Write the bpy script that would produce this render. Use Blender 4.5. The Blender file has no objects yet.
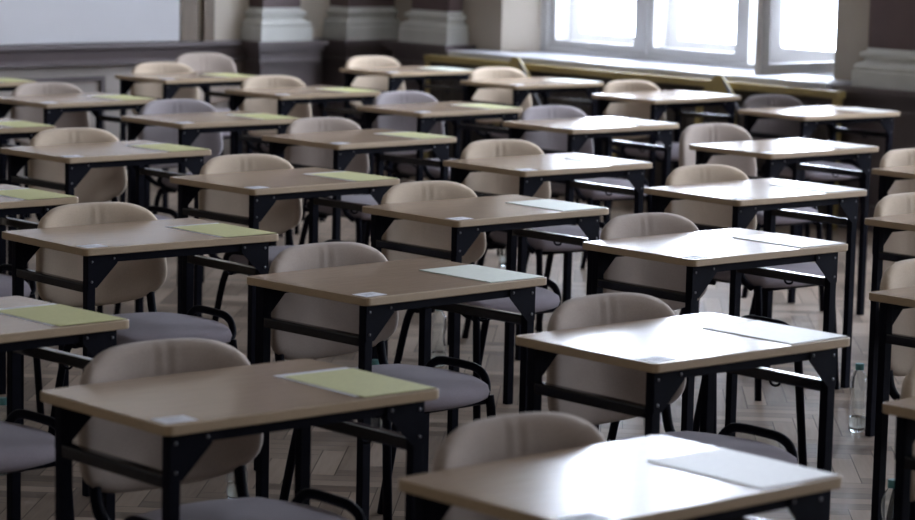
import bpy, bmesh, math, random
from mathutils import Vector, Matrix
random.seed(7)
col = bpy.context.scene.collection
PI = math.pi

# ------------------------------------------------------------------ materials
def new_mat(name):
    m = bpy.data.materials.new(name); m.use_nodes = True
    nt = m.node_tree; nt.nodes.clear()
    out = nt.nodes.new('ShaderNodeOutputMaterial')
    b = nt.nodes.new('ShaderNodeBsdfPrincipled')
    nt.links.new(b.outputs[0], out.inputs[0])
    return m, nt, b

def ramp(nt, fac, c0, c1, p0=0.0, p1=1.0):
    r = nt.nodes.new('ShaderNodeValToRGB')
    r.color_ramp.elements[0].color = (*c0, 1); r.color_ramp.elements[1].color = (*c1, 1)
    r.color_ramp.elements[0].position = p0; r.color_ramp.elements[1].position = p1
    nt.links.new(fac, r.inputs[0]); return r

def noise(nt, scale, detail=3, sc=None, rough=0.5):
    t = nt.nodes.new('ShaderNodeTexCoord'); n = nt.nodes.new('ShaderNodeTexNoise')
    n.inputs['Scale'].default_value = scale; n.inputs['Detail'].default_value = detail
    n.inputs['Roughness'].default_value = rough
    if sc:
        mp = nt.nodes.new('ShaderNodeMapping'); mp.inputs['Scale'].default_value = sc
        nt.links.new(t.outputs['Object'], mp.inputs[0]); nt.links.new(mp.outputs[0], n.inputs[0])
    else: nt.links.new(t.outputs['Object'], n.inputs[0])
    return n

def bump(nt, b, h, strength=0.2, dist=0.002):
    bp = nt.nodes.new('ShaderNodeBump'); bp.inputs['Strength'].default_value = strength
    bp.inputs['Distance'].default_value = dist
    nt.links.new(h, bp.inputs['Height']); nt.links.new(bp.outputs[0], b.inputs['Normal'])

def simple(name, c, rough=0.5, var=0.12, scale=12, metal=0.0, bs=0.0, sc=None, spec=0.5):
    m, nt, b = new_mat(name)
    n = noise(nt, scale, 3, sc)
    r = ramp(nt, n.outputs[0], tuple(x*(1-var) for x in c), tuple(min(1, x*(1+var)) for x in c), .3, .7)
    nt.links.new(r.outputs[0], b.inputs['Base Color'])
    b.inputs['Roughness'].default_value = rough; b.inputs['Metallic'].default_value = metal
    b.inputs['Specular IOR Level'].default_value = spec
    if bs: bump(nt, b, n.outputs[0], bs)
    return m

def fabric(name, c):
    m, nt, b = new_mat(name)
    n = noise(nt, 350, 2); n2 = noise(nt, 5, 3)
    mx = nt.nodes.new('ShaderNodeMath'); mx.operation = 'MULTIPLY_ADD'; mx.inputs[1].default_value = .55; 
    nt.links.new(n2.outputs[0], mx.inputs[0])
    m2 = nt.nodes.new('ShaderNodeMath'); m2.operation = 'MULTIPLY'; m2.inputs[1].default_value = .45
    nt.links.new(n.outputs[0], m2.inputs[0]); nt.links.new(m2.outputs[0], mx.inputs[2])
    r = ramp(nt, mx.outputs[0], tuple(x*.82 for x in c), tuple(x*1.15 for x in c), .3, .7)
    nt.links.new(r.outputs[0], b.inputs['Base Color'])
    b.inputs['Roughness'].default_value = .95; b.inputs['Specular IOR Level'].default_value = .15
    b.inputs['Sheen Weight'].default_value = .12; b.inputs['Sheen Roughness'].default_value = .5
    bump(nt, b, n.outputs[0], .35, .0015)
    return m

M = {}
M['beige'] = fabric('chair_fabric_beige_tone', (.52, .415, .31))
M['taupe'] = fabric('chair_fabric_taupe_tone', (.40, .33, .28))
M['brown'] = fabric('brown_fabric', (.065, .050, .045))
M['grey'] = fabric('chair_fabric_grey_tone', (.32, .285, .29))  # beige, taupe and grey put uneven light on one fabric into the colour
M['seat_sheen'] = fabric('seat_fabric_sky_sheen', (.28, .245, .27))  # same upholstery, greyed so the colour carries the bluish sky sheen
M['black'] = simple('black_enamel_metal', (.0045, .0046, .0095), .55, .15, 20, spec=.06)
M['rail'] = simple('black_enamel_rail', (.0045, .0046, .0095), .14, .15, 20)
M['bolt'] = simple('bolt_steel', (.20, .20, .22), .45, .05, 40, 1.0)
M['shell'] = simple('black_plastic', (.012, .011, .013), .5, .1, 30)

def wood_top():
    m, nt, b = new_mat('beech_laminate')
    n = noise(nt, 6, 5, (1.2, 14, 14), .6); n2 = noise(nt, 2.5, 2)
    r = ramp(nt, n.outputs[0], (.335, .245, .172), (.43, .322, .23), .25, .75)
    nt.links.new(r.outputs[0], b.inputs['Base Color'])
    rr = nt.nodes.new('ShaderNodeMapRange'); rr.inputs['To Min'].default_value = .15; rr.inputs['To Max'].default_value = .21
    nt.links.new(n2.outputs[0], rr.inputs[0]); nt.links.new(rr.outputs[0], b.inputs['Roughness'])
    b.inputs['Specular IOR Level'].default_value = .13
    bump(nt, b, n.outputs[0], .03, .0004)
    return m
M['top'] = wood_top()
M['edge'] = simple('beech_edge_band', (.43, .315, .195), .45, .12, 30, sc=(3, 3, 60))
M['green'] = simple('yellow_green_paper', (.56, .55, .24), .55, .05, 60)
M['pale'] = simple('pale_mint_paper', (.64, .68, .58), .5, .04, 60)
M['white'] = simple('white_paper', (.74, .74, .78), .5, .04, 60)
M['cream'] = simple('cream_paper', (.66, .64, .58), .42, .04, 60)
M['ink'] = simple('grey_print', (.25, .26, .30), .8, .05, 60)
M['cap'] = simple('teal_cap_plastic', (.09, .27, .27), .4, .05, 40)

def clear_mat(name, c0, c1, ior):
    m, nt, b = new_mat(name)
    n = noise(nt, 30, 1); r = ramp(nt, n.outputs[0], c0, c1); nt.links.new(r.outputs[0], b.inputs['Base Color'])
    b.inputs['Transmission Weight'].default_value = 1; b.inputs['Roughness'].default_value = .03; b.inputs['IOR'].default_value = ior
    return m
M['water'] = clear_mat('clear_water', (.88, .96, .95), (.92, .98, .97), 1.33)
def bottle_mat(): return clear_mat('clear_bottle_plastic', (.93, .97, .97), (.97, .99, .99), 1.5)
M['bottle'] = bottle_mat()

def floor_mat():
    # herringbone parquet, one shade per block, thin dark joints
    m, nt, b = new_mat('herringbone_parquet')
    L = nt.links
    def node(op, a, bb=None, c=None):
        n = nt.nodes.new('ShaderNodeMath'); n.operation = op
        for i, v in enumerate((a, bb, c)):
            if v is None: continue
            if isinstance(v, (int, float)): n.inputs[i].default_value = v
            else: L.new(v, n.inputs[i])
        return n.outputs[0]
    t = nt.nodes.new('ShaderNodeTexCoord'); mp = nt.nodes.new('ShaderNodeMapping')
    mp.inputs['Scale'].default_value = (1/.075,)*3
    mp.inputs['Rotation'].default_value = (0, 0, PI/4)
    L.new(t.outputs['Object'], mp.inputs[0])
    s = nt.nodes.new('ShaderNodeSeparateXYZ'); L.new(mp.outputs[0], s.inputs[0])
    x, y = s.outputs[0], s.outputs[1]; N = 5
    ix, iy = node('FLOOR', x), node('FLOOR', y)
    fx, fy = node('SUBTRACT', x, ix), node('SUBTRACT', y, iy)
    k = node('FLOORED_MODULO', node('SUBTRACT', ix, iy), 2*N)
    hz = node('LESS_THAN', k, N-.5)
    vz = node('SUBTRACT', 1.0, hz)
    hx = node('SUBTRACT', ix, k)                      # start of a horizontal block
    kk = node('SUBTRACT', 2*N-1, k)
    vy = node('SUBTRACT', iy, kk)
    idx = node('ADD', node('MULTIPLY', hz, hx), node('MULTIPLY', vz, ix))
    idy = node('ADD', node('MULTIPLY', hz, iy), node('MULTIPLY', vz, vy))
    cb = nt.nodes.new('ShaderNodeCombineXYZ'); L.new(idx, cb.inputs[0]); L.new(idy, cb.inputs[1]); L.new(hz, cb.inputs[2])
    wn = nt.nodes.new('ShaderNodeTexWhiteNoise'); wn.noise_dimensions = '3D'; L.new(cb.outputs[0], wn.inputs[0])
    along = node('ADD', node('MULTIPLY', hz, node('ADD', k, fx)), node('MULTIPLY', vz, node('ADD', kk, fy)))
    across = node('ADD', node('MULTIPLY', hz, fy), node('MULTIPLY', vz, fx))
    e1 = node('MINIMUM', across, node('SUBTRACT', 1.0, across))
    e2 = node('MINIMUM', along, node('SUBTRACT', float(N), along))
    e = node('MINIMUM', e1, e2)
    joint = node('LESS_THAN', e, .02)
    # grain along each block
    c2 = nt.nodes.new('ShaderNodeCombineXYZ')
    L.new(node('MULTIPLY', along, .35), c2.inputs[0]); L.new(node('MULTIPLY', across, 4.0), c2.inputs[1])
    L.new(node('MULTIPLY', wn.outputs[0], 50.0), c2.inputs[2])
    g = nt.nodes.new('ShaderNodeTexNoise'); g.inputs['Scale'].default_value = 1.5; g.inputs['Detail'].default_value = 3
    L.new(c2.outputs[0], g.inputs[0])
    f = node('ADD', node('MULTIPLY', wn.outputs[0], .65), node('MULTIPLY', g.outputs[0], .35))
    r = ramp(nt, f, (.12, .09, .068), (.36, .285, .225), .1, .9)
    mix = nt.nodes.new('ShaderNodeMix'); mix.data_type = 'RGBA'
    L.new(joint, mix.inputs[0]); L.new(r.outputs[0], mix.inputs[6]); mix.inputs[7].default_value = (.05, .035, .025, 1)
    L.new(mix.outputs[2], b.inputs['Base Color'])
    b.inputs['Specular IOR Level'].default_value = .04
    rr = nt.nodes.new('ShaderNodeMapRange'); rr.inputs['To Min'].default_value = .34; rr.inputs['To Max'].default_value = .50
    L.new(wn.outputs[0], rr.inputs[0]); L.new(rr.outputs[0], b.inputs['Roughness'])
    bump(nt, b, node('SUBTRACT', 1.0, joint), .1, .001)
    return m
M['floor'] = floor_mat()
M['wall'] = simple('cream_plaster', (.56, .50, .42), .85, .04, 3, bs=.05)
M['wall_shaded'] = simple('cream_plaster_shaded', (.37, .32, .26), .85, .04, 3, bs=.05)  # cream plaster of the window wall, its shade put into the colour
M['board'] = simple('pale_grey_board', (.54, .53, .54), .6, .03, 2)
M['mauve'] = simple('mauve_brown_paint', (.115, .092, .092), .45, .08, 6)
M['dado'] = simple('warm_grey_dado', (.33, .29, .26), .6, .05, 5)  # even warm grey below the ledge, lighter than the pedestals
M['strip'] = simple('olive_brown_wood', (.14, .10, .065), .5, .1, 10, sc=(8, 8, 1))
M['stone'] = simple('grey_white_stone', (.60, .60, .56), .65, .05, 8, bs=.05)
M['shaft'] = simple('maroon_paint', (.115, .075, .075), .55, .06, 8)
M['frame'] = simple('white_window_paint', (.62, .61, .60), .4, .03, 5)
M['sill'] = simple('white_sill_stone', (.52, .53, .57), .3, .04, 6)
M['yellow'] = simple('ochre_varnished_wood', (.33, .25, .09), .45, .12, 14, sc=(2, 2, 20))
M['mesh'] = simple('dark_brown_screen', (.035, .026, .02), .7, .2, 60)
M['ceil'] = simple('white_plaster', (.42, .40, .37), .9, .02, 2)
def glass_mat():
    m = bpy.data.materials.new('window_glass'); m.use_nodes = True
    nt = m.node_tree; nt.nodes.clear()
    out = nt.nodes.new('ShaderNodeOutputMaterial'); tr = nt.nodes.new('ShaderNodeBsdfTransparent')
    gl = nt.nodes.new('ShaderNodeBsdfGlossy'); gl.inputs['Roughness'].default_value = .02
    fr = nt.nodes.new('ShaderNodeFresnel'); fr.inputs[0].default_value = 1.45
    n = noise(nt, 2, 1); r = ramp(nt, n.outputs[0], (.95, .95, .96), (.97, .97, .98)); nt.links.new(r.outputs[0], tr.inputs[0])
    mx = nt.nodes.new('ShaderNodeMixShader')
    ge = nt.nodes.new('ShaderNodeNewGeometry'); inv = nt.nodes.new('ShaderNodeMath'); inv.operation = 'SUBTRACT'; inv.inputs[0].default_value = 1
    nt.links.new(ge.outputs['Backfacing'], inv.inputs[1])
    mu = nt.nodes.new('ShaderNodeMath'); mu.operation = 'MULTIPLY'; nt.links.new(inv.outputs[0], mu.inputs[0]); nt.links.new(fr.outputs[0], mu.inputs[1])
    nt.links.new(mu.outputs[0], mx.inputs[0]); nt.links.new(tr.outputs[0], mx.inputs[1]); nt.links.new(gl.outputs[0], mx.inputs[2])
    nt.links.new(mx.outputs[0], out.inputs[0]); return m
M['glass'] = glass_mat()

# ------------------------------------------------------------------ mesh helpers
def obj(name, bm, mats, parent=None, smooth=False, kind=None):
    me = bpy.data.meshes.new(name)
    bmesh.ops.recalc_face_normals(bm, faces=bm.faces)
    bm.to_mesh(me); bm.free()
    for m in (mats if isinstance(mats, (list, tuple)) else [mats]): me.materials.append(m)
    if smooth:
        for p in me.polygons: p.use_smooth = True
    o = bpy.data.objects.new(name, me); col.objects.link(o)
    if parent: o.parent = parent
    if kind: o['kind'] = kind
    return o

def sharp(o, ang=40):
    me = o.data; bm = bmesh.new(); bm.from_mesh(me)
    for e in bm.edges:
        if len(e.link_faces) == 2 and e.calc_face_angle(0) > math.radians(ang): e.smooth = False
    bm.to_mesh(me); bm.free(); return o

def box(bm, a, b, bev=0.0, mi=0):
    vs = [bm.verts.new((x, y, z)) for z in (a[2], b[2]) for y in (a[1], b[1]) for x in (a[0], b[0])]
    fs = [(0,2,3,1),(4,5,7,6),(0,1,5,4),(2,6,7,3),(0,4,6,2),(1,3,7,5)]
    faces = [bm.faces.new([vs[i] for i in f]) for f in fs]
    for f in faces: f.material_index = mi
    if bev:
        es = list({e for f in faces for e in f.edges})
        bmesh.ops.bevel(bm, geom=es, offset=bev, segments=2, profile=.7, affect='EDGES')
    return bm

def bbox(a, b, bev=0.0):
    return box(bmesh.new(), a, b, bev)

def prism(bm, pts, axis, a, b, mi=0):
    # polygon pts (2D) extruded along axis from a to b
    def P(p, t):
        if axis == 'x': return (t, p[0], p[1])
        if axis == 'y': return (p[0], t, p[1])
        return (p[0], p[1], t)
    v0 = [bm.verts.new(P(p, a)) for p in pts]; v1 = [bm.verts.new(P(p, b)) for p in pts]
    n = len(pts); fs = [bm.faces.new(v0[::-1]), bm.faces.new(v1)]
    for i in range(n): fs.append(bm.faces.new((v0[i], v0[(i+1) % n], v1[(i+1) % n], v1[i])))
    for f in fs: f.material_index = mi
    return bm

def spline(pts, n=6):
    pts = [Vector(p) for p in pts]; out = []
    for i in range(len(pts)-1):
        p0 = pts[max(i-1, 0)]; p1 = pts[i]; p2 = pts[i+1]; p3 = pts[min(i+2, len(pts)-1)]
        for k in range(n):
            t = k/n
            out.append(.5*((2*p1)+(p2-p0)*t+(2*p0-5*p1+4*p2-p3)*t*t+(3*p1-p0-3*p2+p3)*t**3))
    out.append(pts[-1]); return out

def tube(bm, pts, r, seg=10, r2=None, side=Vector((1, 0, 0))):
    # oval tube: r across 'side', r2 the other way
    r2 = r2 or r; rings = []
    for i, p in enumerate(pts):
        p = Vector(p)
        d = (Vector(pts[min(i+1, len(pts)-1)])-Vector(pts[max(i-1, 0)])).normalized()
        s = (side-d*side.dot(d))
        if s.length < .05: s = Vector((0, 1, 0))-d*d.y
        s.normalize(); t = d.cross(s)
        rings.append([bm.verts.new(p+s*r*math.cos(2*PI*k/seg)+t*r2*math.sin(2*PI*k/seg)) for k in range(seg)])
    for a, b in zip(rings, rings[1:]):
        for k in range(seg): bm.faces.new((a[k], a[(k+1) % seg], b[(k+1) % seg], b[k]))
    bm.faces.new(rings[0][::-1]); bm.faces.new(rings[-1]); return bm

def lathe(bm, prof, seg=20, mi=0):
    rings = [[bm.verts.new((r*math.cos(2*PI*k/seg), r*math.sin(2*PI*k/seg), z)) for k in range(seg)] for r, z in prof]
    for a, b in zip(rings, rings[1:]):
        for k in range(seg): bm.faces.new((a[k], a[(k+1) % seg], b[(k+1) % seg], b[k])).material_index = mi
    bm.faces.new(rings[0][::-1]).material_index = mi; bm.faces.new(rings[-1]).material_index = mi
    return bm

def empty(name, loc=(0, 0, 0), rz=0.0):
    o = bpy.data.objects.new(name, None); col.objects.link(o); o.location = loc; o.rotation_euler = (0, 0, rz)
    o.empty_display_size = .1; return o

def tag(o, label, cat, group=None):
    o['label'] = label; o['category'] = cat
    if group: o['group'] = group
    return o

def copy_tree(o, parent=None):
    c = o.copy(); col.objects.link(c); c.parent = parent
    for ch in list(o.children): copy_tree(ch, c)
    return c

def world_from(parts): pass

# ------------------------------------------------------------------ school desk (student sits at +y, faces -y)
TW, TD, TZ = .70, .488, .75
def make_desk():
    t = empty('school_desk')
    bm = bmesh.new()
    # rounded-corner top: outline ring, edge band is material 1
    rc = .018; pts = []
    for cx, cy, a0 in ((TW/2-rc, TD/2-rc, 0), (-TW/2+rc, TD/2-rc, PI/2), (-TW/2+rc, -TD/2+rc, PI), (TW/2-rc, -TD/2+rc, 1.5*PI)):
        for k in range(5):
            a = a0+k*PI/8; pts.append((cx+rc*math.cos(a), cy+rc*math.sin(a)))
    def ring(z, ins):
        return [bm.verts.new((x*(1-ins/(TW/2)), y*(1-ins/(TD/2)), z)) for x, y in pts]
    th = .022
    rs = [ring(TZ-th, .002), ring(TZ-th+.002, 0), ring(TZ-.0022, 0), ring(TZ-.0006, .0008), ring(TZ, .0025)]
    n = len(pts)
    for i, (a, b) in enumerate(zip(rs, rs[1:])):
        for k in range(n): bm.faces.new((a[k], a[(k+1) % n], b[(k+1) % n], b[k])).material_index = 1
    bm.faces.new(rs[0][::-1]).material_index = 1
    bm.faces.new(rs[-1]).material_index = 0
    sharp(obj('tabletop', bm, [M['top'], M['edge']], t), 30)
    zt = TZ-th
    lx, ly = TW/2-.040, TD/2-.041
    for sx in (-1, 1):
        for sy in (1, -1):
            lb = bbox((sx*lx-.0145, sy*ly-.012, 0), (sx*lx+.0145, sy*ly+.012, zt), .003)
            obj('leg', lb, M['black'], t)
    for sx in (-1, 1):
        sr = bbox((sx*lx-.014, -ly+.011, .612), (sx*lx+.014, ly-.011, .640), .005)
        obj('side_rail', sr, M['rail'], t)
    for sy in (-1, 1):
        lr = bbox((-lx+.012, sy*ly-.010, zt-.028), (lx-.012, sy*ly+.010, zt), .003)
        obj('long_rail', lr, M['black'], t)
        for sx in (-1, 1):
            g = bmesh.new(); x0 = sx*(lx-.013); x1 = sx*(lx-.088)
            y = sy*(ly+.0135)
            prism(g, [(x1, zt-.001), (x1, zt-.030), (x0-sx*.004, zt-.10), (x0+sx*.026, zt-.10), (x0+sx*.026, zt-.001)], 'y', y-.0015, y+.0015)
            go = obj('gusset', g, M['black'], t)
            for bx, bz in ((sx*lx, zt-.022), (sx*lx, zt-.082), (x1+sx*.012, zt-.016)):
                b = bmesh.new()
                res = bmesh.ops.create_uvsphere(b, u_segments=10, v_segments=6, radius=.0042)
                for v in b.verts: v.co = Vector((v.co.x+bx, v.co.y*.6+sy*(ly+.0155), v.co.z+bz))
                obj('bolt', b, M['bolt'], go, True)
    # bag hook under the right-hand side rail
    h = bmesh.new()
    tube(h, spline([(lx, -.010, .614), (lx+.002, -.012, .605), (lx+.006, -.018, .600), (lx+.010, -.028, .601), (lx+.012, -.034, .607)], 5), .0035, 8)
    obj('bag_hook', h, M['black'], t, True)
    return t

# ------------------------------------------------------------------ upholstered chair (faces -y, origin under the seat)
def pillow(bm, fn, nx, ny, thick):
    # fn(a,b) -> (front point, normal dir) ; front and back sheets share a rim
    F = {}; B = {}
    for i in range(nx+1):
        for j in range(ny+1):
            a = -1+2*i/nx; b = -1+2*j/ny
            p, nrm, extra = fn(a, b)
            m = max(abs(a), abs(b)); h = thick/2*math.sqrt(max(0, 1-m**7))
            if i in (0, nx) or j in (0, ny):
                v = bm.verts.new(p); F[i, j] = B[i, j] = v
            else:
                F[i, j] = bm.verts.new(p+nrm*(h+extra)); B[i, j] = bm.verts.new(p-nrm*h)
    for i in range(nx):
        for j in range(ny):
            bm.faces.new((F[i, j], F[i+1, j], F[i+1, j+1], F[i, j+1]))
            bm.faces.new((B[i, j], B[i, j+1], B[i+1, j+1], B[i+1, j]))
    return bm

def squircle(a, b, k):
    return a*((1-k)+k*math.sqrt(1-b*b/2)), b*((1-k)+k*math.sqrt(1-a*a/2))

def superell(a, b, n):
    m = max(abs(a), abs(b))
    if m < 1e-6: return a, b
    s = m/((abs(a)**n+abs(b)**n)**(1/n))
    return a*s, b*s

def back_fn(a, b):
    # finer spacing towards the rim
    a = math.sin(a*PI/2)*.35+a*.65; b = math.sin(b*PI/2)*.35+b*.65
    sx, sz = superell(a, b, 3.9 if b > 0 else 4.4)
    w = .250-.022*(sz+1)*.5
    x = sx*w
    z = .640+sz*.165
    if sz < 0: z += .030*(abs(sx)**2)*(-sz)          # belly of the lower edge
    y = .318-.062*(x/.22)**2+.10*(z-.64)
    nx = 2*.062*x/.0484
    n = Vector((nx, -1, .10)).normalized(); n = Vector((-nx, -1, .10)).normalized()
    crease = 0
    if b > -.2:
        for c0 in (-.03, .13):
            crease -= .0022*math.exp(-((a-c0-.05*(b-.5))/.03)**2)*min(1, max(0, (b+.2)/.6))
            crease += .0012*math.exp(-((a-c0-.07-.05*(b-.5))/.04)**2)*min(1, max(0, (b+.2)/.6))
    return Vector((x, y, z)), n, crease

def seat_fn(a, b):
    a = math.sin(a*PI/2)*.35+a*.65; b = math.sin(b*PI/2)*.35+b*.65
    sx, sy = squircle(a, b, .66)
    w = .232 if sy < 0 else .232-.02*sy
    return Vector((sx*w, -.020+sy*.226, .440-.014*max(0, -sy-.45)/.55)), Vector((0, 0, 1)), .008*(1-min(1, sx*sx+sy*sy))

def make_chair(fab):
    t = empty('chair')
    o = obj('backrest', pillow(bmesh.new(), back_fn, 56, 22, .044), M[fab], t, True)
    o = obj('seat', pillow(bmesh.new(), seat_fn, 24, 24, .054), M['seat_sheen'], t, True)
    pan = bmesh.new()
    pillow(pan, lambda a, b: (Vector((squircle(a, b, .66)[0]*.224, -.020+squircle(a, b, .66)[1]*.218, .417)), Vector((0, 0, 1)), 0), 12, 12, .022)
    obj('seat_pan', pan, M['shell'], t, True)
    for s in (-1, 1):
        f = bmesh.new()
        tube(f, [(s*.196, -.190, .418), (s*.198, -.195, .38), (s*.212, -.225, 0)], .0115, 12, .0145)
        obj('front_leg', f, M['black'], t, True)
        r = bmesh.new()
        tube(r, spline([(s*.165, .06, .402), (s*.175, .12, .395), (s*.19, .165, .35), (s*.20, .25, 0)], 5), .0115, 12, .0145)
        obj('rear_leg', r, M['black'], t, True)
        l = bmesh.new()
        tube(l, spline([(s*.19, .10, .405), (s*.226, .10, .44), (s*.231, .075, .470), (s*.232, .035, .482), (s*.232, -.06, .482),
                        (s*.232, -.10, .478), (s*.232, -.13, .462), (s*.226, -.15, .43), (s*.20, -.165, .405)], 5), .0105, 12, .0125)
        obj('side_loop', l, M['black'], t, True)
        u = bmesh.new()
        tube(u, spline([(s*.15, .10, .412), (s*.175, .19, .418), (s*.190, .242, .45), (s*.192, .262, .52), (s*.186, .270, .60)], 6), .0145, 12, .011)
        obj('back_upright', u, M['black'], t, True)
    for w, y in ((.20, -.18), (.19, .10)):
        cb = bmesh.new(); tube(cb, [(-w, y, .402), (w, y, .402)], .010, 10)
        obj('cross_bar', cb, M['black'], t, True)
    return t

# ------------------------------------------------------------------ small things
def sheet(name, w, d, mat, marks=False, h=.0008):
    bm = bmesh.new(); box(bm, (-w/2, -d/2, 0), (w/2, d/2, h))
    o = obj(name, bm, mat)
    if marks:
        k = bmesh.new()
        for i, (x0, x1) in enumerate(((-.3, .25), (-.3, .3), (-.3, .05))):
            y = d*(.18-.17*i); box(k, (x0*w, y-.0016, h), (x1*w, y+.0016, h+.0001))
        obj('print', k, M['ink'], o)
    return o

def make_bottle():
    t = empty('water_bottle')
    bm = bmesh.new()
    prof = [(.012, .004), (.022, 0), (.029, .006), (.0315, .02), (.0315, .045), (.0295, .052), (.0315, .060), (.0310, .085), (.0265, .105), (.0255, .118),
            (.0275, .132), (.0315, .150), (.0318, .172), (.029, .190), (.020, .207), (.0135, .215), (.0125, .226)]
    lathe(bm, prof, 24)
    inner = [(max(.004, r-.0011), z+(.0012 if k < 3 else 0)) for k, (r, z) in enumerate(prof)]
    inner[-1] = (inner[-1][0], .2245)
    lathe(bm, inner, 24)
    for f in bm.faces: f.smooth = True
    me = bpy.data.meshes.new('bottle_body')
    # keep the inner wall facing inwards
    n = len(bm.faces)//2; bm.faces.ensure_lookup_table()
    bmesh.ops.recalc_face_normals(bm, faces=bm.faces[:n]); bmesh.ops.recalc_face_normals(bm, faces=bm.faces[n:])
    bmesh.ops.reverse_faces(bm, faces=bm.faces[n:])
    bm.to_mesh(me); bm.free(); me.materials.append(M['bottle'])
    o = bpy.data.objects.new('bottle_body', me); col.objects.link(o); o.parent = t; sharp(o, 60)
    wt = bmesh.new(); lathe(wt, [(max(.003, r-.0018), z+.002) for r, z in prof[:6]], 24)
    sharp(obj('water', wt, M['water'], t, True), 60)
    c = bmesh.new(); lathe(c, [(.0145, .218), (.0152, .219), (.0152, .238), (.0138, .240)], 20)
    sharp(obj('cap', c, M['cap'], t, True), 50)
    return t

TAB = [
    ('AA', 1, 1, 10.572, 9.052, -0.054, 0.717, 0.475, -0.002, 0.063),
    ('Y', 1, 2, 10.619, 10.186, 0.002, 0.696, 0.485, 0.048, 0.049),
    ('X', 1, 3, 10.662, 11.307, -0.007, 0.700, 0.486, 0.048, 0.082),
    ('U', 1, 4, 10.671, 12.427, 0.012, 0.688, 0.488, 0.048, 0.108),
    ('RA', 2, 1, 8.767, 6.684, 0.000, 0.700, 0.490, 0.000, 0.022),
    ('AB', 2, 2, 8.873, 7.790, -0.014, 0.709, 0.491, 0.048, 0.193),
    ('Z', 2, 3, 8.937, 9.062, -0.020, 0.711, 0.488, 0.035, 0.022),
    ('V', 2, 4, 8.896, 10.104, 0.012, 0.698, 0.493, 0.036, 0.022),
    ('T', 2, 5, 8.961, 11.290, 0.001, 0.697, 0.489, 0.048, 0.054),
    ('Q', 2, 6, 9.065, 12.488, 0.018, 0.678, 0.487, 0.048, 0.032),
    ('RB', 3, 1, 7.394, 5.577, 0.000, 0.700, 0.490, 0.000, 0.022),
    ('J', 3, 2, 7.421, 6.646, -0.015, 0.705, 0.488, 0.048, 0.022),
    ('K', 3, 3, 7.437, 7.780, -0.015, 0.713, 0.492, 0.048, 0.063),
    ('N', 3, 4, 7.476, 9.017, 0.035, 0.706, 0.509, 0.048, 0.022),
    ('AC', 3, 5, 7.486, 10.118, -0.007, 0.701, 0.487, 0.048, 0.064),
    ('P', 3, 6, 7.546, 11.361, 0.030, 0.687, 0.494, 0.048, 0.022),
    ('AF', 3, 7, 7.668, 12.667, 0.000, 0.700, 0.490, 0.000, 0.010),
    ('RC', 4, 1, 6.037, 4.431, 0.000, 0.700, 0.490, 0.000, 0.022),
    ('G', 4, 2, 6.114, 5.632, -0.011, 0.705, 0.484, 0.011, 0.022),
    ('H', 4, 3, 6.141, 6.724, 0.002, 0.712, 0.492, 0.004, 0.022),
    ('I', 4, 4, 6.124, 7.814, 0.018, 0.707, 0.504, 0.048, 0.022),
    ('M', 4, 5, 6.178, 9.065, 0.007, 0.712, 0.496, 0.048, 0.025),
    ('AD', 4, 6, 6.240, 10.285, -0.069, 0.700, 0.473, 0.000, 0.010),
    ('RD', 5, 1, 4.776, 3.346, 0.000, 0.700, 0.490, 0.000, 0.010),
    ('D', 5, 2, 4.712, 4.435, -0.010, 0.688, 0.483, 0.048, 0.022),
    ('Bq', 5, 3, 4.789, 5.600, 0.038, 0.688, 0.502, 0.006, 0.022),
    ('C', 5, 4, 4.742, 6.767, -0.027, 0.711, 0.486, 0.034, 0.022),
    ('AE', 5, 5, 4.771, 7.911, -0.010, 0.700, 0.489, 0.000, 0.010),
    ('E', 6, 1, 3.449, 3.388, 0.007, 0.690, 0.481, 0.024, 0.022),
    ('A', 6, 2, 3.403, 4.481, -0.007, 0.721, 0.468, 0.008, 0.022),
    ('O', 6, 3, 3.390, 5.619, 0.030, 0.700, 0.494, 0.000, 0.010),
]
ORD = ['', 'first', 'second', 'third', 'fourth', 'fifth', 'sixth', 'seventh']
COUNT = {1: 4, 2: 6, 3: 7, 4: 6, 5: 5, 6: 3}
def where(r, i):
    row = 'window row' if r == 1 else (ORD[r]+' row from window')
    pos = 'rightmost' if i == 1 else ('leftmost' if i == COUNT[r] else ORD[i]+' from the right')
    return pos, row
# surface look of the tops, fabric tone of each chair, kind of paper on each desk
GLARE = {'D', 'E', 'G', 'J', 'AB', 'Z', 'AA', 'Y', 'K'}
DARK = {'RA', 'RB', 'RC', 'RD'}
GREEN = {'A', 'C', 'I', 'M', 'N', 'O', 'AE', 'AD', 'Q', 'P', 'AC', 'T', 'AF', 'V'}
PALE = {'Bq', 'H', 'U', 'X'}
NOPAPER = {'RA', 'RB', 'RC', 'RD'}
FAB = dict(A='taupe', Bq='taupe', C='beige', D='taupe', E='taupe', G='taupe', H='beige', I='beige', J='beige', K='beige', M='beige', N='taupe',
           O='taupe', P='taupe', Q='beige', T='beige', U='beige', V='grey', X='beige', Y='beige', Z='grey', AA='brown', AB='taupe', AC='grey',
           AD='taupe', AE='beige', AF='beige', RA='beige', RB='beige', RC='beige', RD='beige')
GD = 'school desks in diagonal rows'; GC = 'chairs pushed under the desks'
desk0 = None; chairs = {}; protos = {}
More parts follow.
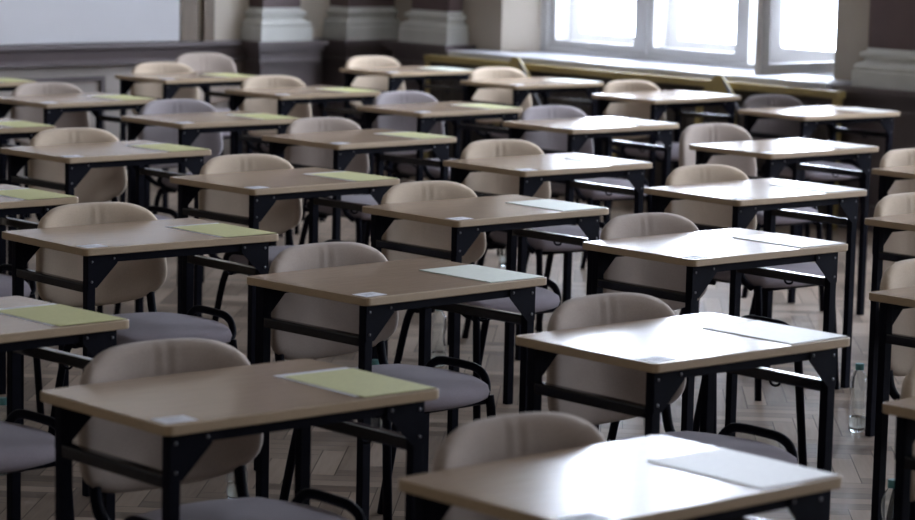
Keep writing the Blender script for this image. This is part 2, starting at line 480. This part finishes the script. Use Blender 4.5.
for (key, r, i, x, y, a, sx, sy, ox, oy) in TAB:
    pos, row = where(r, i)
    if desk0 is None: desk0 = d = make_desk()
    else: d = copy_tree(desk0)
    d.location = (x, y, 0); d.rotation_euler = (0, 0, a); d.scale = (sx/TW, sy/TD, 1)
    look = 'glare-lit' if key in GLARE else ('dark-looking' if key in DARK else ('brown' if key in ('A', 'Bq', 'E', 'O', 'RD') else 'wood-topped'))
    tag(d, '%s desk, %s in the %s' % (look, pos, row), 'desk', GD)
    fab = FAB[key]
    if fab not in protos: protos[fab] = c = make_chair(fab)
    else: c = copy_tree(protos[fab])
    ca, sa = math.cos(a), math.sin(a)
    c.location = (x+ox*ca-oy*sa, y+ox*sa+oy*ca, 0)
    c.rotation_euler = (0, 0, a+random.uniform(-.02, .02))
    tag(c, '%s-toned chair at %s desk, %s' % ({'brown': 'dark brown'}.get(fab, fab), pos, row), 'chair', GC)
    def put(o, u, v, rz=0, dz=0):
        o.location = (x+u*ca-v*sa, y+u*sa+v*ca, TZ+.0003+dz); o.rotation_euler = (0, 0, a+rz)
    W2, D2 = sx/2, sy/2
    jit = random.uniform(-.02, .02)
    if key not in NOPAPER:
        if key in GREEN:
            w = sheet('answer_sheet', .200, .292, M['white']); put(w, W2-.112, -D2+.176, jit-.01)
            tag(w, 'white sheet under the yellow-green one, %s desk, %s' % (pos, row), 'paper', 'white under-sheets')
            g = sheet('exam_sheet', .195, .287, M['green']); put(g, W2-.106, -D2+.155, jit, .001)
            tag(g, 'yellow-green exam sheet, %s desk, %s' % (pos, row), 'paper', 'exam sheets')
        else:
            mt = 'pale' if key in PALE else 'cream'
            g = sheet('exam_sheet', .205, .292, M[mt], h=.0022); put(g, W2-.112, -D2+.158, jit)
            tag(g, '%s exam booklet, %s desk, %s' % ({'pale': 'pale mint', 'cream': 'cream'}[mt], pos, row), 'paper', 'exam sheets')
    if key not in DARK and key not in ('AF', 'AD', 'AE', 'O'):
        n = sheet('name_card', .075, .056, M['white'], True); put(n, -W2+.052, -D2+.044, random.uniform(-.08, .08))
        tag(n, 'small white name card, %s desk, %s' % (pos, row), 'card', 'name cards')
c = copy_tree(protos['taupe']); c.location = (9.88, 13.17, 0); c.rotation_euler = (0, 0, -.02)
tag(c, 'spare taupe-toned chair standing against the board wall behind the leftmost second-row desk', 'chair', GC)

b0 = None
for (x, y, lab) in (
    (7.101, 5.853, 'clear water bottle with teal cap on the open floor at the right, fully visible'),
    (5.715, 4.575, 'clear water bottle with teal cap at the bottom right corner'),
    (5.765, 6.85, 'clear water bottle behind the desk with the mint sheet, cap above the yellow-green sheet'),
    (4.737, 6.256, 'clear water bottle under the front left desk beside its chair'),
    (8.954, 10.759, 'tiny clear water bottle far off on the floor, left of centre'),
    (8.914, 9.613, 'tiny clear water bottle far off on the floor, at the centre'),
    (6.764, 7.661, 'clear water bottle behind the rear leg of the central mint-sheet desk'),
    (8.279, 6.655, 'clear water bottle half hidden behind a desk leg at the right edge'),
    (5.735, 7.945, 'clear water bottle mostly hidden behind a seat at the left'),
    (4.378, 6.976, 'clear water bottle cut by the left edge of the photo')):
    if b0 is None: b0 = b = make_bottle()
    else: b = copy_tree(b0)
    b.location = (x, y, 0); b.rotation_euler = (0, 0, random.uniform(0, 6))
    tag(b, lab, 'bottle', 'water bottles on the floor')

# ------------------------------------------------------------------ room shell: x = towards the windows, y = towards the board wall
XW, YB, XL, YN, ZC = 11.85, 14.15, -4.0, -4.0, 5.2
def struct(name, bm, m, parent=None):
    o = obj(name, bm, m, parent)
    if parent is None: o['kind'] = 'structure'
    return o
struct('floor', bbox((XL-.2, YN-.2, -.1), (XW+.5, YB+.3, 0)), M['floor'])
struct('ceiling', bbox((XL-.2, YN-.2, ZC), (XW+.5, YB+.3, ZC+.1)), M['ceil'])
struct('wall_left', bbox((XL-.2, YN, 0), (XL, YB, ZC)), M['wall'])
struct('wall_near', bbox((XL-.2, YN-.2, 0), (XW+.5, YN, ZC)), M['wall'])
struct('wall_far', bbox((XL-.2, YB, 0), (XW+.5, YB+.2, ZC)), M['wall'])
SZ, WT = .81, 4.5                       # sill height, window head
WINS = [(10.05, 12.87), (6.3, 8.95), (2.6, 5.2), (-1.2, 1.4)]
bm = bmesh.new(); edges = [YN]
for y0, y1 in sorted(WINS): edges += [y0, y1]
edges.append(YB)
for k in range(0, len(edges), 2): box(bm, (XW, edges[k], 0), (XW+.5, edges[k+1], ZC))
for y0, y1 in WINS:
    box(bm, (XW, y0, 0), (XW+.5, y1, SZ-.03)); box(bm, (XW, y0, WT), (XW+.5, y1, ZC))
struct('wall_right', bm, M['wall_shaded'])

def casement(parent, P, z0, z1, w, mat='frame', fr=.055, th=.045, bt=1.0):
    # a glazed sash from P[0] to P[1] in plan
    (xa, ya), (xb, yb) = P
    d = Vector((xb-xa, yb-ya, 0)); L = d.length; ang = math.atan2(d.y, d.x)
    s = bmesh.new()
    box(s, (0, -th/2, z0), (fr, th/2, z1)); box(s, (L-fr, -th/2, z0), (L, th/2, z1))
    box(s, (fr, -th/2, z0), (L-fr, th/2, z0+fr*bt)); box(s, (fr, -th/2, z1-fr), (L-fr, th/2, z1))
    zm = z0+(z1-z0)*.68
    box(s, (fr, -th/2, zm-.02), (L-fr, th/2, zm+.02))
    R = Matrix.Translation((xa, ya, 0)) @ Matrix.Rotation(ang, 4, 'Z')
    s.transform(R); o = obj('sash', s, M[mat], parent)
    g = bmesh.new(); box(g, (fr-.003, -.002, z0+fr), (L-fr+.003, .002, z1-fr+.003)); g.transform(R)
    obj('pane', g, M['glass'], o)
    return o

for wi, (y0, y1) in enumerate(WINS):
    X = 12.12
    f = bmesh.new()
    if wi == 0:
        rv = bmesh.new(); prism(rv, [(XW, y1), (12.06, y1-.14), (12.36, y1-.14), (12.36, y1)], 'z', SZ, WT)
        struct('trim_9', rv, M['wall']); y1 -= .14
    zb = SZ
    box(f, (X-.05, y0, SZ), (X+.22, y0+.055, WT)); box(f, (X-.05, y1-.055, SZ), (X+.22, y1, WT))
    box(f, (X-.05, y0+.055, SZ), (X+.22, y1-.055, zb+.03)); box(f, (X-.05, y0+.055, WT-.05), (X+.22, y1-.055, WT))
    n = 3; w = (y1-y0-.11)/n
    for k in (1, 2): box(f, (X-.03, y0+.055+k*w-.03, zb+.03), (X+.22, y0+.055+k*w+.03, WT-.05))
    win = struct('window_%d' % (wi+1), f, M['frame'])
    for k in range(n):
        ya, yb = y0+.055+k*w+(.03 if k else 0), y0+.055+(k+1)*w-(.03 if k < n-1 else 0)
        casement(win, ((X+.19, ya), (X+.19, yb)), zb+.03, WT-.05, w, fr=.085, bt=1.15)
        if wi == 0 and k == 0:
            casement(win, ((X-.06, ya+.0), (X-.06-.80, ya+.0)), zb+.035, WT-.06, w, fr=.062)     # the casement swung open into the room
        else:
            casement(win, ((X, ya), (X, yb)), zb+.03, WT-.05, w, fr=.055)
    sl = bmesh.new(); box(sl, (XW-.30, y0-.2 if wi == 0 else y0-.02, SZ-.035), (XW, y1+.32 if wi == 0 else y1+.05, SZ), .006); box(sl, (XW, y0, SZ-.03), (X-.05, y1, SZ))
    struct('trim_%d' % (10+wi), sl, M['sill'])

# radiator screen below the sill: ochre top rail, posts, struts, dark panels
rs = empty('radiator_screen', (11.46, 11.9, 0))
tag(rs, 'ochre wooden radiator screen with dark panels below the window sill', 'screen')
def rel(bm, c=(11.46, 11.9, 0)):
    bm.transform(Matrix.Translation((-c[0], -c[1], 0))); return bm
obj('top_rail', rel(bbox((11.47, 9.70, .735), (11.548, 13.20, .775), .004)), M['yellow'], rs)
for yy in (9.72, 11.45, 13.18):
    obj('post', rel(bbox((11.48, yy-.02, 0), (11.52, yy+.02, .735), .003)), M['yellow'], rs)
for y0, y1 in ((9.74, 11.43), (11.47, 13.16)):
    p = bmesh.new()
    box(p, (11.495, y0, .06), (11.505, y1, .73))
    for k in range(20):
        yy = y0+(y1-y0)*(k+.5)/20; box(p, (11.487, yy-.012, .08), (11.495, yy+.012, .70))
    obj('slatted_panel', rel(p), M['mesh'], rs)
for k, yy in enumerate((10.55, 12.27)):
    # wooden stay brackets leaning against the rail
    g = empty('stay_bracket', (11.37, yy, 0))
    tag(g, 'ochre wooden stay bracket leaning on the radiator screen, %s' % ('right one behind the desks' if k == 0 else 'left one near the far corner'), 'bracket', 'stay brackets at the radiator screen')
    s = bmesh.new()
    prism(s, [(.10, .70), (.14, .70), (.20, .0), (.16, .0)], 'x', .03, .05); obj('strut', s, M['yellow'], g)
    s = bmesh.new()
    prism(s, [(-.14, .70), (-.10, .70), (-.16, .0), (-.20, .0)], 'x', .03, .05); obj('strut', s, M['yellow'], g)
    s = bmesh.new(); prism(s, [(-.155, .68), (.155, .68), (.025, .815), (-.025, .815)], 'x', .05, .062); obj('gusset', s, M['yellow'], g)
    s = bmesh.new(); tube(s, [(.056, -.04, .78), (.0, -.36, .45)], .008, 8); obj('brace_rod', s, M['bolt'], g)

# ---- wainscot, ledges and pilasters
LZ = .835
def dado_y(name, x0, x1, Y, mat, matt2, proj=.09):
    # along the board wall; face towards -y
    b = bmesh.new()
    prism(b, [(Y-proj-.03, LZ), (Y-proj-.03, LZ-.025), (Y-proj, LZ-.045), (Y-proj+.015, LZ-.10), (Y-proj-.012, LZ-.115), (Y-proj-.012, LZ-.13), (Y-.03, LZ-.145), (Y, LZ-.145), (Y, LZ)], 'x', x0, x1)
    o = struct(name, b, M[mat]); return o
def plain(name, a, b_, mat): return struct(name, bbox(a, b_), M[mat])
dado_y('trim_1', XL, 10.70, YB, 'mauve', None)
bm = bmesh.new(); box(bm, (XL, YB-.03, 0), (10.70, YB, LZ-.145))
struct('trim_2', bm, M['dado'])
bm = bmesh.new()
for x0 in (8.05, 6.2, 4.3):                        # raised frames of the dado panels
    x1 = x0+1.55
    box(bm, (x0, YB-.05, .60), (x1, YB-.03, .63)); box(bm, (x1-.03, YB-.05, .12), (x1, YB-.03, .60)); box(bm, (x0, YB-.05, .12), (x0+.03, YB-.03, .60)); box(bm, (x0+.03, YB-.05, .12), (x1-.03, YB-.03, .15))
struct('trim_3', bm, M['mauve'])
bd = bbox((3.2, YB-.03, LZ+.005), (10.185, YB, 2.6), .003)
bo = obj('wall_board', bd, M['board']); tag(bo, 'large pale grey board on the left wall above the ledge', 'board')
plain('trim_4', (10.205, YB-.02, LZ), (10.335, YB, 3.0), 'strip')
plain('trim_5', (10.375, YB-.04, LZ), (10.455, YB, 3.0), 'strip')

def base_profile(p, LZ):
    # attic-like base: plinth then receding mouldings; returns (offset from shaft face, z)
    z0 = LZ
    return [(p, z0), (p, z0+.085), (p-.012, z0+.092), (p-.004, z0+.105), (p-.012, z0+.125), (p-.045, z0+.138), (p-.05, z0+.155), (p-.028, z0+.170),
            (p-.028, z0+.188), (p-.055, z0+.198), (p-.06, z0+.215)]
def pilaster(name, x0, x1, y0, y1, flush, LZ=LZ):
    # rectangle of the shaft; flush = which sides stand in the wall ('y+' board wall, 'x+' window wall)
    P = .06
    def rect(o):
        a = [x0-o, x1+o, y0-o, y1+o]
        if 'y+' in flush: a[3] = y1
        if 'x+' in flush: a[1] = x1
        return a
    b = bmesh.new(); prev = None
    prof = base_profile(P, LZ); rings = []
    for o, z in prof:
        a = rect(o); rings.append([b.verts.new(v) for v in ((a[0], a[2], z), (a[1], a[2], z), (a[1], a[3], z), (a[0], a[3], z))])
    for r0, r1 in zip(rings, rings[1:]):
        for k in range(4): b.faces.new((r0[k], r0[(k+1) % 4], r1[(k+1) % 4], r1[k]))
    b.faces.new(rings[0][::-1]); b.faces.new(rings[-1])
    struct('trim_%s' % name, b, M['stone'])
    struct('trim_%s' % (int(name)+1), bbox((x0, y0, LZ+.215), (x1, y1, ZC)), M['shaft'])
    # pedestal: cap, moulding and die
    b = bmesh.new()
    for (o, za, zb) in ((P+.075, LZ-.03, LZ), (P+.055, LZ-.06, LZ-.03), (P+.025, LZ-.12, LZ-.06), (P+.045, LZ-.14, LZ-.12), (P+.005, .14, LZ-.14), (P+.04, 0, .14)):
        a = rect(o); box(b, (a[0], a[2], za), (a[1], a[3], zb))
    struct('trim_%s' % (int(name)+2), b, M['mauve'])
pilaster('20', 10.76, 11.07, 13.99, YB, ['y+'])
pilaster('30', 11.45, XW, 13.95, YB, ['y+', 'x+'])
pilaster('40', 11.72, XW, 13.25, 13.62, ['x+'])
pilaster('50', 11.72, XW, 9.00, 9.70, ['x+'], .80)
# dark wainscot of the window wall and of the wall bays between pilasters
def dado_x(name, y0, y1):
    X = XW; b = bmesh.new(); LZ = .80
    prism(b, [(X-.05, LZ), (X-.05, LZ-.025), (X-.035, LZ-.045), (X-.03, LZ-.10), (X-.045, LZ-.115), (X-.045, LZ-.13), (X-.02, LZ-.145), (X-.02, 0), (X, 0), (X, LZ)], 'y', y0, y1)
    # profile given as (x,z)
    return struct(name, b, M['mauve'])
dado_x('trim_60', 13.82, 13.87)
dado_x('trim_61', 9.86, 10.04)
dado_x('trim_62', 8.86, 8.90)
bm = bmesh.new(); box(bm, (11.20, YB-.06, 0), (11.34, YB, LZ)); struct('trim_63', bm, M['mauve'])
for nm, (y0, y1) in zip(('trim_64', 'trim_65', 'trim_66'), ((5.22, 6.28), (1.42, 2.58), (-3.9, -1.22))): dado_x(nm, y0, y1)
bm = bmesh.new()
for y0, y1 in WINS[1:]: box(bm, (XW-.02, y0, 0), (XW, y1, SZ-.035))
struct('trim_67', bm, M['mauve'])

# ------------------------------------------------------------------ daylight
w = bpy.data.worlds.new('overcast_sky'); bpy.context.scene.world = w; w.use_nodes = True
nt = w.node_tree; nt.nodes.clear()
out = nt.nodes.new('ShaderNodeOutputWorld'); bg = nt.nodes.new('ShaderNodeBackground')
bg.inputs['Color'].default_value = (.78, .868, 1.0, 1); bg.inputs['Strength'].default_value = 9.0
nt.links.new(bg.outputs[0], out.inputs[0])
for y0, y1 in WINS:                                 # sampling portals in the window openings
    L = bpy.data.lights.new('window_portal', 'AREA'); L.shape = 'RECTANGLE'
    L.size = WT-SZ; L.size_y = y1-y0; L.cycles.is_portal = True
    o = bpy.data.objects.new('window_portal', L); col.objects.link(o)
    o.location = (XW+.56, (y0+y1)/2, (WT+SZ)/2)
    o.rotation_euler = (0, PI/2, 0)

# ------------------------------------------------------------------ camera
cd = bpy.data.cameras.new('camera'); cam = bpy.data.objects.new('camera', cd); col.objects.link(cam)
cd.sensor_width = 36; cd.lens = 2683.96/915*36
fw = Vector((.66067854, .73862127, -.13394956)); up = Vector((.072273, .1150233, .99073016)); rt = fw.cross(up).normalized(); up = rt.cross(fw).normalized()
cam.matrix_world = Matrix(((rt.x, up.x, -fw.x, 0), (rt.y, up.y, -fw.y, 0), (rt.z, up.z, -fw.z, 1.79619589), (0, 0, 0, 1)))
cd.dof.use_dof = True; cd.dof.focus_distance = 7.9; cd.dof.aperture_fstop = .1056/.024
cd.clip_start = .05
sc = bpy.context.scene; sc.camera = cam
sc.view_settings.view_transform = 'Standard'; sc.view_settings.look = 'None'; sc.view_settings.gamma = 1
sc.view_settings.use_curve_mapping = False
sc.view_settings.exposure = 1.3
sc.cycles.sample_clamp_indirect = 8
sc.cycles.max_bounces = 10; sc.cycles.diffuse_bounces = 5
